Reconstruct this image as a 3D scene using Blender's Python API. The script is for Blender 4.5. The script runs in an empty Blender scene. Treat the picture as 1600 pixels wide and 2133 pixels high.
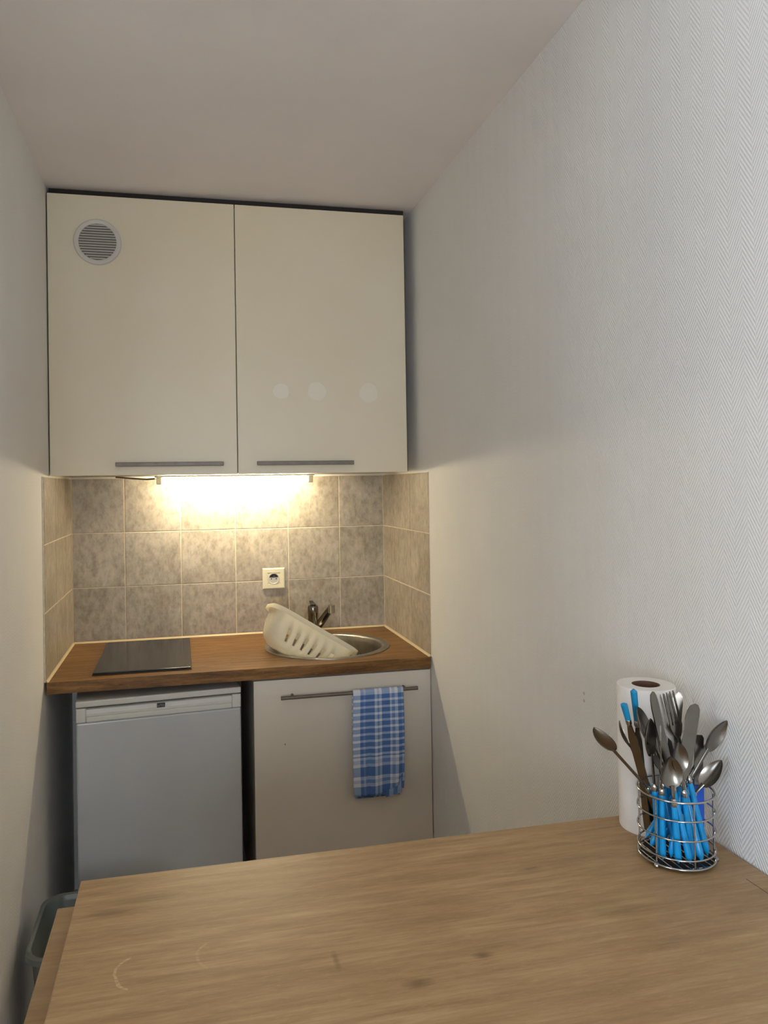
import bpy, bmesh, math, random
from math import sin, cos, pi, radians as R
from mathutils import Vector, Matrix

random.seed(7)
S = bpy.context.scene
COL = S.collection

# ------------------------------------------------------------------ camera
def cam_setup():
    yaw, pitch, roll = R(12.3757), R(0.6424), R(-0.9282)
    f = Vector((sin(yaw) * cos(pitch), cos(yaw) * cos(pitch), sin(pitch)))
    r = Vector((cos(yaw), -sin(yaw), 0.0))
    u = r.cross(f)
    r2 = cos(roll) * r + sin(roll) * u
    u2 = -sin(roll) * r + cos(roll) * u
    cd = bpy.data.cameras.new('camera')
    co = bpy.data.objects.new('camera', cd)
    COL.objects.link(co)
    m = Matrix((r2, u2, -f)).transposed().to_4x4()
    m.translation = Vector((0.4031, -2.9243, 1.4633))
    co.matrix_world = m
    cd.sensor_fit = 'AUTO'
    cd.sensor_width = 36.0
    cd.lens = 1565.065 / 2133.0 * 36.0
    cd.shift_x = (800.0 - 721.63) / 2133.0
    cd.shift_y = (995.47 - 1066.5) / 2133.0
    cd.clip_start = 0.02
    S.camera = co
cam_setup()

# ------------------------------------------------------------------ world, daylight, exposure
S.view_settings.view_transform = 'Standard'
S.view_settings.look = 'None'
S.view_settings.gamma = 1.0
S.view_settings.use_curve_mapping = False
S.view_settings.exposure = 0.15
S.cycles.max_bounces = 14
S.cycles.diffuse_bounces = 8
S.cycles.use_denoising = True
S.cycles.sample_clamp_indirect = 6.0

w = bpy.data.worlds.new('sky')
S.world = w
w.use_nodes = True
bgn = w.node_tree.nodes['Background']
bgn.inputs[0].default_value = (0.62, 0.78, 1.0, 1)
bgn.inputs[1].default_value = 2.0

YB = -5.5
DAY_SIDE, DAY_REAR, SUN = 60.0, 64.0, 18.0
LAMP_STRENGTH = 82.0

def area(name, loc, rot, sx, sy, energy, color):
    l = bpy.data.lights.new(name, 'AREA')
    l.shape = 'RECTANGLE'
    l.size, l.size_y = sx, sy
    l.energy = energy
    l.color = color
    o = bpy.data.objects.new(name, l)
    COL.objects.link(o)
    o.location = loc
    o.rotation_euler = rot
    return o
# daylight entering through the two windows of the room behind the camera (outside their panes)
area('daylight', (-2.30, -3.80, 1.55), (R(90), 0, R(-90)), 1.8, 1.6, DAY_SIDE, (0.80, 0.90, 1.0))
area('daylight', (-0.25, YB - .30, 1.55), (R(90), 0, 0), 1.3, 1.4, DAY_REAR, (0.92, 0.96, 1.0))
sl = bpy.data.lights.new('sun', 'SUN')
sl.energy = SUN
sl.angle = R(0.6)
sl.color = (1.0, 0.97, 0.93)
so_ = bpy.data.objects.new('sun', sl)
COL.objects.link(so_)
so_.rotation_euler = Vector((0.62, 0.0, -0.95)).to_track_quat('-Z', 'Y').to_euler()

# ------------------------------------------------------------------ materials
def lin(c):
    return tuple(((x / 255.0) / 12.92 if x / 255.0 <= 0.04045 else ((x / 255.0 + 0.055) / 1.055) ** 2.4) for x in c) + (1.0,)

class NT:
    def __init__(s, name, rough=0.5, metal=0.0, color=(200, 200, 200), spec=0.5):
        s.m = bpy.data.materials.new(name)
        s.m.use_nodes = True
        s.t = s.m.node_tree
        s.b = s.t.nodes['Principled BSDF']
        s.b.inputs['Base Color'].default_value = lin(color)
        s.b.inputs['Roughness'].default_value = rough
        s.b.inputs['Metallic'].default_value = metal
        s.b.inputs['Specular IOR Level'].default_value = spec
    def n(s, typ, **kw):
        n = s.t.nodes.new(typ)
        for k, v in kw.items():
            setattr(n, k, v)
        return n
    def l(s, a, b):
        s.t.links.new(a, b)
    def math(s, op, a, b=None, c=None):
        n = s.n('ShaderNodeMath', operation=op)
        for i, x in enumerate((a, b, c)):
            if x is None:
                continue
            if isinstance(x, (int, float)):
                n.inputs[i].default_value = x
            else:
                s.l(x, n.inputs[i])
        return n.outputs[0]
    def coord(s, kind='Object'):
        return s.n('ShaderNodeTexCoord').outputs[kind]
    def mapping(s, vec, scale=(1, 1, 1), loc=(0, 0, 0), rot=(0, 0, 0)):
        m = s.n('ShaderNodeMapping')
        m.inputs['Scale'].default_value = scale
        m.inputs['Location'].default_value = loc
        m.inputs['Rotation'].default_value = rot
        s.l(vec, m.inputs['Vector'])
        return m.outputs[0]
    def noise(s, vec, scale, detail=4, rough=0.55, dist=0.0):
        n = s.n('ShaderNodeTexNoise')
        n.inputs['Scale'].default_value = scale
        n.inputs['Detail'].default_value = detail
        n.inputs['Roughness'].default_value = rough
        n.inputs['Distortion'].default_value = dist
        s.l(vec, n.inputs['Vector'])
        return n.outputs['Fac']
    def ramp(s, fac, stops, interp='LINEAR'):
        r = s.n('ShaderNodeValToRGB')
        r.color_ramp.interpolation = interp
        e = r.color_ramp.elements
        while len(e) < len(stops):
            e.new(0.5)
        for i, (p, c) in enumerate(stops):
            e[i].position = p
            e[i].color = c if len(c) == 4 else lin(c)
        s.l(fac, r.inputs[0])
        return r.outputs[0]
    def mix(s, fac, a, b, mode='MIX'):
        n = s.n('ShaderNodeMix', data_type='RGBA', blend_type=mode)
        for i, x in ((0, fac), (6, a), (7, b)):
            if isinstance(x, (int, float)):
                n.inputs[i].default_value = x
            elif isinstance(x, tuple):
                n.inputs[i].default_value = x if len(x) == 4 else lin(x)
            else:
                s.l(x, n.inputs[i])
        return n.outputs[2]
    def bump(s, h, dist=0.001, strength=1.0):
        b = s.n('ShaderNodeBump')
        b.inputs['Distance'].default_value = dist
        b.inputs['Strength'].default_value = strength
        s.l(h, b.inputs['Height'])
        s.l(b.outputs[0], s.b.inputs['Normal'])
    def base(s, c):
        s.l(c, s.b.inputs['Base Color'])

M = {}
def plain(name, color, rough=0.5, metal=0.0, spec=0.5, var=0.0, vscale=8.0):
    t = NT(name, rough, metal, color, spec)
    if var:
        nz = t.noise(t.coord(), vscale, 5)
        a = tuple(max(0, c - var) for c in color)
        b = tuple(min(255, c + var) for c in color)
        t.base(t.ramp(nz, [(0.3, a), (0.7, b)]))
    M[name] = t.m
    return t

plain('ceiling_paint', (238, 232, 229), 0.9, var=3, vscale=3)
plain('grout', (224, 212, 188), 0.85, var=10, vscale=60)
plain('sealant', (216, 198, 160), 0.5)
plain('carcass_white', (196, 190, 178), 0.6, var=3)
plain('white_plastic', (226, 224, 216), 0.35, var=3)
plain('ivory_plastic', (232, 226, 196), 0.35)
plain('vent_plastic', (206, 202, 194), 0.4)
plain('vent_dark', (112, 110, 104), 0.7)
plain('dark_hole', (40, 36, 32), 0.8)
plain('grey_metal', (120, 113, 106), 0.5, 0.55, var=6, vscale=40)
plain('chrome', (190, 188, 184), 0.14, 1.0)
plain('steel', (132, 127, 120), 0.26, 1.0, var=8, vscale=30)
plain('tap_chrome', (128, 124, 116), 0.16, 1.0)
plain('steel_brushed', (168, 165, 158), 0.34, 1.0, var=10, vscale=25)
plain('black_glass', (38, 38, 38), 0.16, 0.0, 0.6)
plain('hob_trim', (60, 58, 54), 0.4, 0.6)
plain('fridge_white', (190, 192, 193), 0.22, 0.0, 0.5, var=2)
plain('fridge_trim', (208, 206, 200), 0.4)
plain('dark_badge', (52, 50, 50), 0.4)
plain('badge_print', (150, 150, 152), 0.5)
def thin_plastic(name, color, rough, amount):
    t = NT(name, rough, 0.0, color, 0.4)
    tr = t.n('ShaderNodeBsdfTranslucent'); tr.inputs['Color'].default_value = lin(color)
    mx = t.n('ShaderNodeMixShader'); mx.inputs[0].default_value = amount
    t.l(t.b.outputs[0], mx.inputs[1]); t.l(tr.outputs[0], mx.inputs[2])
    t.l(mx.outputs[0], t.t.nodes['Material Output'].inputs['Surface'])
    M[name] = t.m
thin_plastic('rack_plastic', (244, 241, 228), 0.42, 0.52)
plain('blue_plastic', (6, 146, 212), 0.28, 0.0, 0.6)
plain('teal_plastic', (10, 132, 178), 0.28, 0.0, 0.6)
plain('royal_plastic', (18, 88, 206), 0.35)
plain('paper', (236, 232, 226), 0.95, var=4, vscale=25)
plain('cardboard', (104, 78, 60), 0.9, var=6, vscale=40)
plain('bin_plastic', (96, 102, 98), 0.3, var=6, vscale=5)
plain('floor_room', (196, 188, 178), 0.45, var=10, vscale=4)
plain('window_frame', (228, 228, 226), 0.5)
plain('cable', (120, 112, 96), 0.6)
plain('residue', (230, 224, 208), 0.42)
plain('putty', (196, 186, 166), 0.9)

def wall_mat(name, color, along):
    t = NT(name, 0.85, 0.0, color, 0.3)
    co = t.coord()
    sep = t.n('ShaderNodeSeparateXYZ'); t.l(co, sep.inputs[0])
    u, v = sep.outputs[along], sep.outputs[2]
    tri = t.math('PINGPONG', u, 0.025)
    ph = t.math('MULTIPLY', t.math('ADD', v, t.math('MULTIPLY', tri, 1.6)), 2 * pi / 0.0092)
    h = t.math('SINE', ph)
    nz = t.noise(co, 220, 2)
    hh = t.math('ADD', t.math('MULTIPLY', h, 0.5), t.math('MULTIPLY', nz, 0.7))
    t.bump(hh, 0.00042, 1.0)
    big = t.noise(co, 2.2, 3)
    a = tuple(c - 4 for c in color); b = tuple(c + 3 for c in color)
    t.base(t.ramp(big, [(0.3, a), (0.7, b)]))
    M[name] = t.m
wall_mat('wall_fabric', (232, 231, 228), 1)

def tile_mat():
    t = NT('stone_tile', 0.36, 0.0, (160, 148, 136), 0.4)
    oi = t.n('ShaderNodeObjectInfo').outputs['Random']
    co = t.n('ShaderNodeVectorMath', operation='ADD')
    t.l(t.coord(), co.inputs[0])
    sc = t.n('ShaderNodeVectorMath', operation='SCALE')
    cmb = t.n('ShaderNodeCombineXYZ')
    for i in range(3):
        t.l(t.math('MULTIPLY', oi, (13.1, 7.7, 21.3)[i]), cmb.inputs[i])
    t.l(cmb.outputs[0], co.inputs[1])
    v = co.outputs[0]
    big = t.noise(v, 7, 5, 0.6, 0.6)
    fine = t.noise(t.mapping(v, (1, 1, 0.6)), 55, 6, 0.7)
    pink = t.noise(t.mapping(v, (1.2, 1.2, 0.7), (3, 1, 5)), 9, 4, 0.6, 1.0)
    c1 = t.ramp(big, [(0.28, (150, 142, 128)), (0.5, (170, 162, 148)), (0.74, (186, 179, 166))])
    c2 = t.mix(t.ramp(pink, [(0.58, (0, 0, 0, 1)), (0.82, (.7, .7, .7, 1))]), c1, (158, 138, 122))
    sp = t.ramp(fine, [(0.33, (136, 126, 114)), (0.5, (190, 190, 190)), (0.68, (225, 222, 214))])
    c3 = t.mix(0.5, c2, t.mix(1.0, c2, sp, 'OVERLAY'))
    t.base(c3)
    t.bump(t.math('ADD', fine, big), 0.0006, 0.6)
    M['stone_tile'] = t.m
tile_mat()

def wood(name, dark, mid, light, scale=1.0, rough=0.45, marks=False):
    t = NT(name, rough, 0.0, mid, 0.4)
    co = t.coord()
    g1 = t.noise(t.mapping(co, (2.2 * scale, 24 * scale, 24 * scale)), 2.2, 6, 0.66, 0.35)
    g2 = t.noise(t.mapping(co, (5 * scale, 130 * scale, 130 * scale)), 2.0, 4, 0.6, 0.2)
    big = t.noise(t.mapping(co, (0.9 * scale, 3.2 * scale, 3 * scale)), 2.4, 4, 0.55, 0.8)
    c = t.ramp(g1, [(0.30, dark), (0.5, mid), (0.72, light)])
    c = t.mix(t.math('MULTIPLY', t.ramp(g2, [(0.36, (1, 1, 1, 1)), (0.52, (0, 0, 0, 1))]), 0.35), c, dark)
    c = t.mix(t.math('MULTIPLY', t.ramp(big, [(0.36, (1, 1, 1, 1)), (0.58, (0, 0, 0, 1))]), 0.38), c, dark)
    fl = t.noise(t.mapping(co, (26 * scale, 170 * scale, 170 * scale)), 1.6, 3, 0.7)
    c = t.mix(t.math('MULTIPLY', t.ramp(fl, [(0.54, (0, 0, 0, 1)), (0.70, (1, 1, 1, 1))]), 0.35), c, light)
    c = t.mix(t.math('MULTIPLY', t.ramp(fl, [(0.30, (1, 1, 1, 1)), (0.44, (0, 0, 0, 1))]), 0.30), c, dark)
    if marks:
        # knots
        for (kx, ky, rx, ry, s) in ((0.737, -2.098, 0.016, 0.007, .75), (0.649, -2.128, 0.022, 0.010, .7), (0.57, -2.066, 0.005, 0.020, .5),
                                    (0.30, -1.90, 0.030, 0.010, .45), (0.88, -1.93, 0.02, 0.006, .4), (0.34, -1.875, 0.06, 0.012, .35), (0.95, -2.05, 0.05, 0.02, .3)):
            mp = t.n('ShaderNodeVectorMath', operation='SUBTRACT'); t.l(co, mp.inputs[0]); mp.inputs[1].default_value = (kx - .72, ky + 2.15, 0.916)
            wob = t.n('ShaderNodeVectorMath', operation='DIVIDE'); t.l(mp.outputs[0], wob.inputs[0]); wob.inputs[1].default_value = (rx, ry, 1)
            ln = t.n('ShaderNodeVectorMath', operation='LENGTH'); t.l(wob.outputs[0], ln.inputs[0])
            d = t.math('ADD', ln.outputs['Value'], t.math('MULTIPLY', t.math('SUBTRACT', g1, 0.5), 1.6))
            f = t.math('MULTIPLY', t.ramp(d, [(0.2, (1, 1, 1, 1)), (1.0, (0, 0, 0, 1))]), s)
            c = t.mix(f, c, (104, 76, 54))
        # pale worn arcs and scuffs
        wear = t.noise(t.mapping(co, (6, 24, 1)), 3.0, 5, 0.7, 1.0)
        c = t.mix(t.math('MULTIPLY', t.ramp(wear, [(0.60, (0, 0, 0, 1)), (0.72, (1, 1, 1, 1))]), 0.30), c, light)
        for (ax, ay, rr, x0, x1, y0, y1) in ((0.352, -2.032, 0.034, 0.30, 0.338, -2.075, -2.0), (0.44, -2.02, 0.03, 0.405, 0.425, -2.05, -2.0)):
            mp = t.n('ShaderNodeVectorMath', operation='SUBTRACT'); t.l(co, mp.inputs[0]); mp.inputs[1].default_value = (ax - .72, ay + 2.15, 0.916)
            ln = t.n('ShaderNodeVectorMath', operation='LENGTH'); t.l(mp.outputs[0], ln.inputs[0])
            d = t.math('ABSOLUTE', t.math('SUBTRACT', t.math('ADD', ln.outputs['Value'], t.math('MULTIPLY', t.math('SUBTRACT', big, 0.5), 0.03)), rr))
            ring = t.math('LESS_THAN', d, 0.0016)
            sx = t.n('ShaderNodeSeparateXYZ'); t.l(co, sx.inputs[0])
            m = t.math('MULTIPLY', ring, t.math('LESS_THAN', sx.outputs[0], x1 - .72))
            m = t.math('MULTIPLY', m, t.math('GREATER_THAN', sx.outputs[1], y0 + 2.15))
            c = t.mix(t.math('MULTIPLY', t.math('MULTIPLY', m, t.ramp(fl, [(0.35, (0, 0, 0, 1)), (0.6, (1, 1, 1, 1))])), 0.55 if ax < .4 else 0.22), c, (224, 194, 154))
    t.base(c)
    t.bump(g2, 0.0003, 0.5)
    M[name] = t.m
wood('worktop_wood', (84, 55, 26), (122, 86, 44), (164, 122, 68), 1.3, 0.4)
wood('table_wood', (148, 116, 80), (172, 139, 98), (190, 160, 118), 1.5, 0.42, True)
wood('panel_wood', (148, 118, 82), (164, 134, 96), (176, 147, 108), 1.5, 0.5)

def cream_mat():
    t = NT('cream_laminate', 0.38, 0.0, (228, 219, 198), 0.45)
    nz = t.noise(t.coord(), 1.6, 4, 0.5)
    t.base(t.ramp(nz, [(0.3, (220, 208, 180)), (0.7, (228, 219, 198))]))
    M['cream_laminate'] = t.m
    t = NT('pale_laminate', 0.4, 0.0, (222, 215, 202), 0.45)
    nz = t.noise(t.coord(), 2.0, 4, 0.5)
    t.base(t.ramp(nz, [(0.3, (216, 208, 194)), (0.7, (222, 215, 202))]))
    M['pale_laminate'] = t.m
cream_mat()

def tube_mat():
    t = NT('lit_tube', 0.5, 0.0, (255, 240, 210))
    t.b.inputs['Emission Color'].default_value = (1.0, 0.84, 0.56, 1)
    t.b.inputs['Emission Strength'].default_value = LAMP_STRENGTH
    M['lit_tube'] = t.m
tube_mat()

def glass_mat():
    m = bpy.data.materials.new('window_glass'); m.use_nodes = True
    nt = m.node_tree; nt.nodes.clear()
    o = nt.nodes.new('ShaderNodeOutputMaterial'); mx = nt.nodes.new('ShaderNodeMixShader')
    tr = nt.nodes.new('ShaderNodeBsdfTransparent'); gl = nt.nodes.new('ShaderNodeBsdfGlossy'); fr = nt.nodes.new('ShaderNodeFresnel')
    gl.inputs['Roughness'].default_value = 0.02
    fr.inputs['IOR'].default_value = 1.45
    nt.links.new(fr.outputs[0], mx.inputs[0]); nt.links.new(tr.outputs[0], mx.inputs[1]); nt.links.new(gl.outputs[0], mx.inputs[2]); nt.links.new(mx.outputs[0], o.inputs[0])
    M['window_glass'] = m
glass_mat()

def towel_mat():
    t = NT('checked_cotton', 0.95, 0.0, (70, 110, 180), 0.2)
    uv = t.coord('UV')
    sep = t.n('ShaderNodeSeparateXYZ'); t.l(uv, sep.inputs[0])
    W, L, B = (1, 1, 1, 1), (.55, .55, .55, 1), (0, 0, 0, 1)
    fx = t.ramp(sep.outputs[0], [(0, W), (.14, B), (.20, L), (.24, B), (.42, W), (.47, L), (.51, W), (.56, B), (.72, W), (.76, L), (.82, W), (.88, B), (.95, L)], 'CONSTANT')
    v = sep.outputs[1]                     # metres below the bar
    small = t.math('FRACT', t.math('DIVIDE', v, 0.0212))
    s1 = t.ramp(small, [(0, W), (.34, B)], 'CONSTANT')
    big = t.math('DIVIDE', v, 0.40)
    s2 = t.ramp(big, [(0, B), (.50, W), (.525, L), (.555, W), (.58, B), (.655, W), (.68, L), (.71, W), (.735, B), (.83, W), (.85, L), (.89, B)], 'CONSTANT')
    fz = t.mix(t.math('GREATER_THAN', v, 0.203), s1, s2)
    avg = t.math('MULTIPLY', t.math('ADD', fx, fz), 0.5)
    c = t.ramp(avg, [(0.0, (58, 102, 172)), (0.28, (84, 128, 190)), (0.5, (146, 172, 212)), (0.78, (184, 198, 224)), (1.0, (222, 226, 236))])
    nz = t.noise(uv, 300, 2)
    c = t.mix(0.12, c, t.ramp(nz, [(0.3, (30, 50, 90)), (0.7, (230, 235, 245))]))
    t.base(c)
    t.bump(nz, 0.0006, 0.6)
    M['checked_cotton'] = t.m
towel_mat()

# ------------------------------------------------------------------ mesh helpers
def B():
    return bmesh.new()

def box(bm, x0, x1, y0, y1, z0, z1, bev=0.0, seg=2):
    t = bmesh.new()
    bmesh.ops.create_cube(t, size=1.0)
    for v in t.verts:
        v.co = Vector(((x0 + x1) / 2 + v.co.x * (x1 - x0), (y0 + y1) / 2 + v.co.y * (y1 - y0), (z0 + z1) / 2 + v.co.z * (z1 - z0)))
    if bev:
        bmesh.ops.bevel(t, geom=t.edges[:], offset=bev, segments=seg, profile=0.5, affect='EDGES')
    merge(bm, t)
    return bm

def merge(bm, t):
    me = bpy.data.meshes.new('tmp')
    t.to_mesh(me); t.free()
    bm.from_mesh(me)
    bpy.data.meshes.remove(me)

def loft(bm, rings, cap0=True, cap1=True, closed=True):
    vs = [[bm.verts.new(p) for p in r] for r in rings]
    n = len(rings[0])
    for i in range(len(vs) - 1):
        for j in range(n if closed else n - 1):
            k = (j + 1) % n
            bm.faces.new((vs[i][j], vs[i][k], vs[i + 1][k], vs[i + 1][j]))
    if cap0 and closed: bm.faces.new(list(reversed(vs[0])))
    if cap1 and closed: bm.faces.new(vs[-1])
    return bm

def lathe(bm, prof, n=48, cx=0, cy=0, cap0=True, cap1=True):
    rings = [[Vector((cx + r * cos(2 * pi * k / n), cy + r * sin(2 * pi * k / n), z)) for k in range(n)] for r, z in prof]
    return loft(bm, rings, cap0, cap1)

def tube(bm, pts, r, n=10, closed=False, caps=True):
    pts = [Vector(p) for p in pts]
    rs = r if isinstance(r, (list, tuple)) else [r] * len(pts)
    rings = []
    up = Vector((0, 0, 1))
    prevx = None
    N = len(pts)
    for i, p in enumerate(pts):
        if closed:
            d = pts[(i + 1) % N] - pts[i - 1]
        else:
            d = pts[min(i + 1, N - 1)] - pts[max(i - 1, 0)]
        d.normalize()
        if prevx is None:
            a = up if abs(d.z) < 0.9 else Vector((1, 0, 0))
            x = d.cross(a).normalized()
        else:
            x = (prevx - d * prevx.dot(d)).normalized()
        prevx = x
        y = d.cross(x)
        rings.append([p + rs[i] * (cos(2 * pi * k / n) * x + sin(2 * pi * k / n) * y) for k in range(n)])
    if closed:
        rings.append(rings[0])
        vs = [[bm.verts.new(q) for q in rg] for rg in rings[:-1]]
        for i in range(N):
            for j in range(n):
                k = (j + 1) % n
                bm.faces.new((vs[i][j], vs[i][k], vs[(i + 1) % N][k], vs[(i + 1) % N][j]))
        return bm
    return loft(bm, rings, caps, caps)

def cyl(bm, p0, p1, r, n=16):
    return tube(bm, [p0, p1], r, n)

def rrect(cx, cy, hx, hy, rad, z, seg=6):
    pts = []
    for (sx, sy, a0) in ((1, 1, 0), (-1, 1, 90), (-1, -1, 180), (1, -1, 270)):
        for k in range(seg + 1):
            a = R(a0 + 90 * k / seg)
            pts.append(Vector((cx + sx * (hx - rad) + rad * cos(a), cy + sy * (hy - rad) + rad * sin(a), z)))
    return pts

def obj(name, bm, mat, parent=None, smooth=False, **props):
    bmesh.ops.recalc_face_normals(bm, faces=bm.faces[:])
    me = bpy.data.meshes.new(name)
    bm.to_mesh(me); bm.free()
    me.materials.append(M[mat])
    if smooth:
        me.polygons.foreach_set('use_smooth', [True] * len(me.polygons))
        if smooth != 'all':
            try:
                me.set_sharp_from_angle(angle=R(38))
            except Exception:
                pass
    o = bpy.data.objects.new(name, me)
    COL.objects.link(o)
    if parent: o.parent = parent
    for k, v in props.items():
        o[k] = v
    return o

def thing(name, label, cat, loc=(0, 0, 0), group=None, rotz=0.0):
    o = bpy.data.objects.new(name, None)
    o.empty_display_size = 0.05
    COL.objects.link(o)
    o.location = loc
    o.rotation_euler = (0, 0, rotz)
    o['label'] = label
    o['category'] = cat
    if group: o['group'] = group
    return o

def struct(name, bm, mat, parent=None, **kw):
    o = obj(name, bm, mat, parent, **kw)
    if not parent: o['kind'] = 'structure'
    return o

def world_part(name, bm, mat, parent, smooth=False, **props):
    """mesh given in world coordinates, parented to a thing that is only translated or at the origin"""
    bmesh.ops.translate(bm, verts=bm.verts[:], vec=-Vector(parent.location))
    return obj(name, bm, mat, parent, smooth, **props)

# ------------------------------------------------------------------ room shell
CEIL = 2.418
def prism(pts, z0, z1):
    bm = B()
    lo = [bm.verts.new((x, y, z0)) for x, y in pts]
    hi = [bm.verts.new((x, y, z1)) for x, y in pts]
    n = len(pts)
    bm.faces.new(lo); bm.faces.new(hi)
    for i in range(n):
        bm.faces.new((lo[i], lo[(i + 1) % n], hi[(i + 1) % n], hi[i]))
    return bm

RW = lambda y: 1.2 + 0.005 * y      # face of the right wall
YB = -5.5
struct('floor', prism([(-2.15, YB - .15), (1.35, YB - .15), (1.35, .1), (-2.15, .1)], -0.1, 0.0), 'floor_room')
struct('ceiling', prism([(-2.15, YB - .15), (1.35, YB - .15), (1.35, .1), (-2.15, .1)], CEIL, CEIL + 0.1), 'ceiling_paint')
wall_back = struct('wall_back', prism([(-.1, .005), (1.3, .005), (1.3, .1), (-.1, .1)], 0, CEIL), 'wall_fabric')
wall_right = struct('wall_right', prism([(RW(.1), .1), (RW(YB - .1), YB - .1), (1.35, YB - .1), (1.35, .1)], 0, CEIL), 'wall_fabric')
wall_left = struct('wall_left', prism([(-.12, -2.5), (0, -2.5), (0, .1), (-.12, .1)], 0, CEIL), 'wall_fabric')
struct('wall_left_room', prism([(-2.1, -2.5), (-.12, -2.5), (-.12, -2.38), (-2.1, -2.38)], 0, CEIL), 'wall_fabric')
# wall behind the camera with one window, a second window in the far left wall of the room
bm = B()
RX0, RX1, RZ0, RZ1 = -0.9, 0.4, 0.85, 2.25
box(bm, -2.0, RX0, YB - .15, YB, 0, CEIL)
box(bm, RX1, RW(YB), YB - .15, YB, 0, CEIL)
box(bm, RX0, RX1, YB - .15, YB, 0, RZ0)
box(bm, RX0, RX1, YB - .15, YB, RZ1, CEIL)
struct('wall_front', bm, 'wall_fabric')
bm = B()
XM = (RX0 + RX1) / 2
for x0, x1 in ((RX0, RX0 + .06), (RX1 - .06, RX1), (XM - .05, XM + .05)):
    box(bm, x0, x1, YB - .10, YB - .04, RZ0, RZ1, .004)
for z0, z1 in ((RZ0, RZ0 + .08), (RZ1 - .07, RZ1)):
    box(bm, RX0 + .06, XM - .05, YB - .098, YB - .042, z0, z1, .004)
    box(bm, XM + .05, RX1 - .06, YB - .098, YB - .042, z0, z1, .004)
win2 = struct('window_2', bm, 'window_frame')
for x0, x1 in ((RX0 + .055, XM - .045), (XM + .045, RX1 - .055)):
    obj('pane', box(B(), x0, x1, YB - .073, YB - .067, RZ0 + .075, RZ1 - .065), 'window_glass', win2)
WY0, WY1, WZ0, WZ1 = -4.7, -2.9, 0.75, 2.3
bm = B()
XL0, XL1 = -2.15, -2.0
box(bm, XL0, XL1, YB - .15, WY0, 0, CEIL)
box(bm, XL0, XL1, WY1, -2.38, 0, CEIL)
box(bm, XL0, XL1, WY0, WY1, 0, WZ0)
box(bm, XL0, XL1, WY0, WY1, WZ1, CEIL)
struct('wall_left_far', bm, 'wall_fabric')
bm = B()
WM = (WY0 + WY1) / 2
for y0, y1 in ((WY0, WY0 + .06), (WY1 - .06, WY1), (WM - .05, WM + .05)):
    box(bm, -2.10, -2.04, y0, y1, WZ0, WZ1, .004)
for z0, z1 in ((WZ0, WZ0 + .08), (WZ1 - .07, WZ1)):
    box(bm, -2.098, -2.042, WY0 + .06, WM - .05, z0, z1, .004)
    box(bm, -2.098, -2.042, WM + .05, WY1 - .06, z0, z1, .004)
win = struct('window_1', bm, 'window_frame')
for y0, y1 in ((WY0 + .055, WM - .045), (WM + .045, WY1 - .055)):
    obj('pane', box(B(), -2.073, -2.067, y0, y1, WZ0 + .075, WZ1 - .065), 'window_glass', win)

# ------------------------------------------------------------------ wall tiles (each a piece)
def tile_piece(name, x0, x1, y0, y1, z0, z1, parent):
    c = Vector(((x0 + x1) / 2, (y0 + y1) / 2, (z0 + z1) / 2))
    j = [random.uniform(-.0006, .0006) for _ in range(3)]
    bm = box(B(), x0 - c.x, x1 - c.x, y0 - c.y, y1 - c.y, z0 - c.z, z1 - c.z, 0.0012, 1)
    o = obj(name, bm, 'stone_tile', parent)
    o.location = c
    o.rotation_euler = (j[0] * 3, 0, 0) if (x1 - x0) > (y1 - y0) else (0, j[0] * 3, 0)
    return o
G = 0.0016
zr = [0.9045, 1.1028, 1.3043, 1.506]
xc = [0.0065, 0.193, 0.398, 0.603, 0.8075, 1.012, 1.1935]
obj('grout_bed', box(B(), 0.0, 1.199, 0.0008, 0.0052, 0.9005, 1.5065), 'grout', wall_back)
obj('grout_bed', box(B(), -0.001, 0.0048, -0.5695, 0.001, 0.9005, 1.5065), 'grout', wall_left)
obj('grout_bed', box(B(), 1.1952, 1.2005, -0.5695, 0.001, 0.9005, 1.5065), 'grout', wall_right)
for i in range(6):
    for j in range(3):
        tile_piece('tile', xc[i] + G, xc[i + 1] - G, -0.0006, 0.0048, zr[j] + G, zr[j + 1] - G, wall_back)
yc = [-0.570, -0.365, -0.160, -0.001]
for i in range(3):
    for j in range(3):
        tile_piece('tile', 0.0005, 0.0062, yc[i] + G, yc[i + 1] - G, zr[j] + G, zr[j + 1] - G, wall_left)
        tile_piece('tile', 1.1938, 1.1995, yc[i] + G, yc[i + 1] - G, zr[j] + G, zr[j + 1] - G, wall_right)
# filled nail holes on the right wall
for dz in (0.008, -0.007):
    bm = B(); bmesh.ops.create_uvsphere(bm, u_segments=12, v_segments=6, radius=0.0035)
    for v in bm.verts: v.co = Vector((RW(-1.54) + v.co.x * 0.25, -1.5365 + v.co.y, 1.029 + dz + v.co.z))
    obj('filled_hole', bm, 'putty', wall_right, True)

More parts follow.
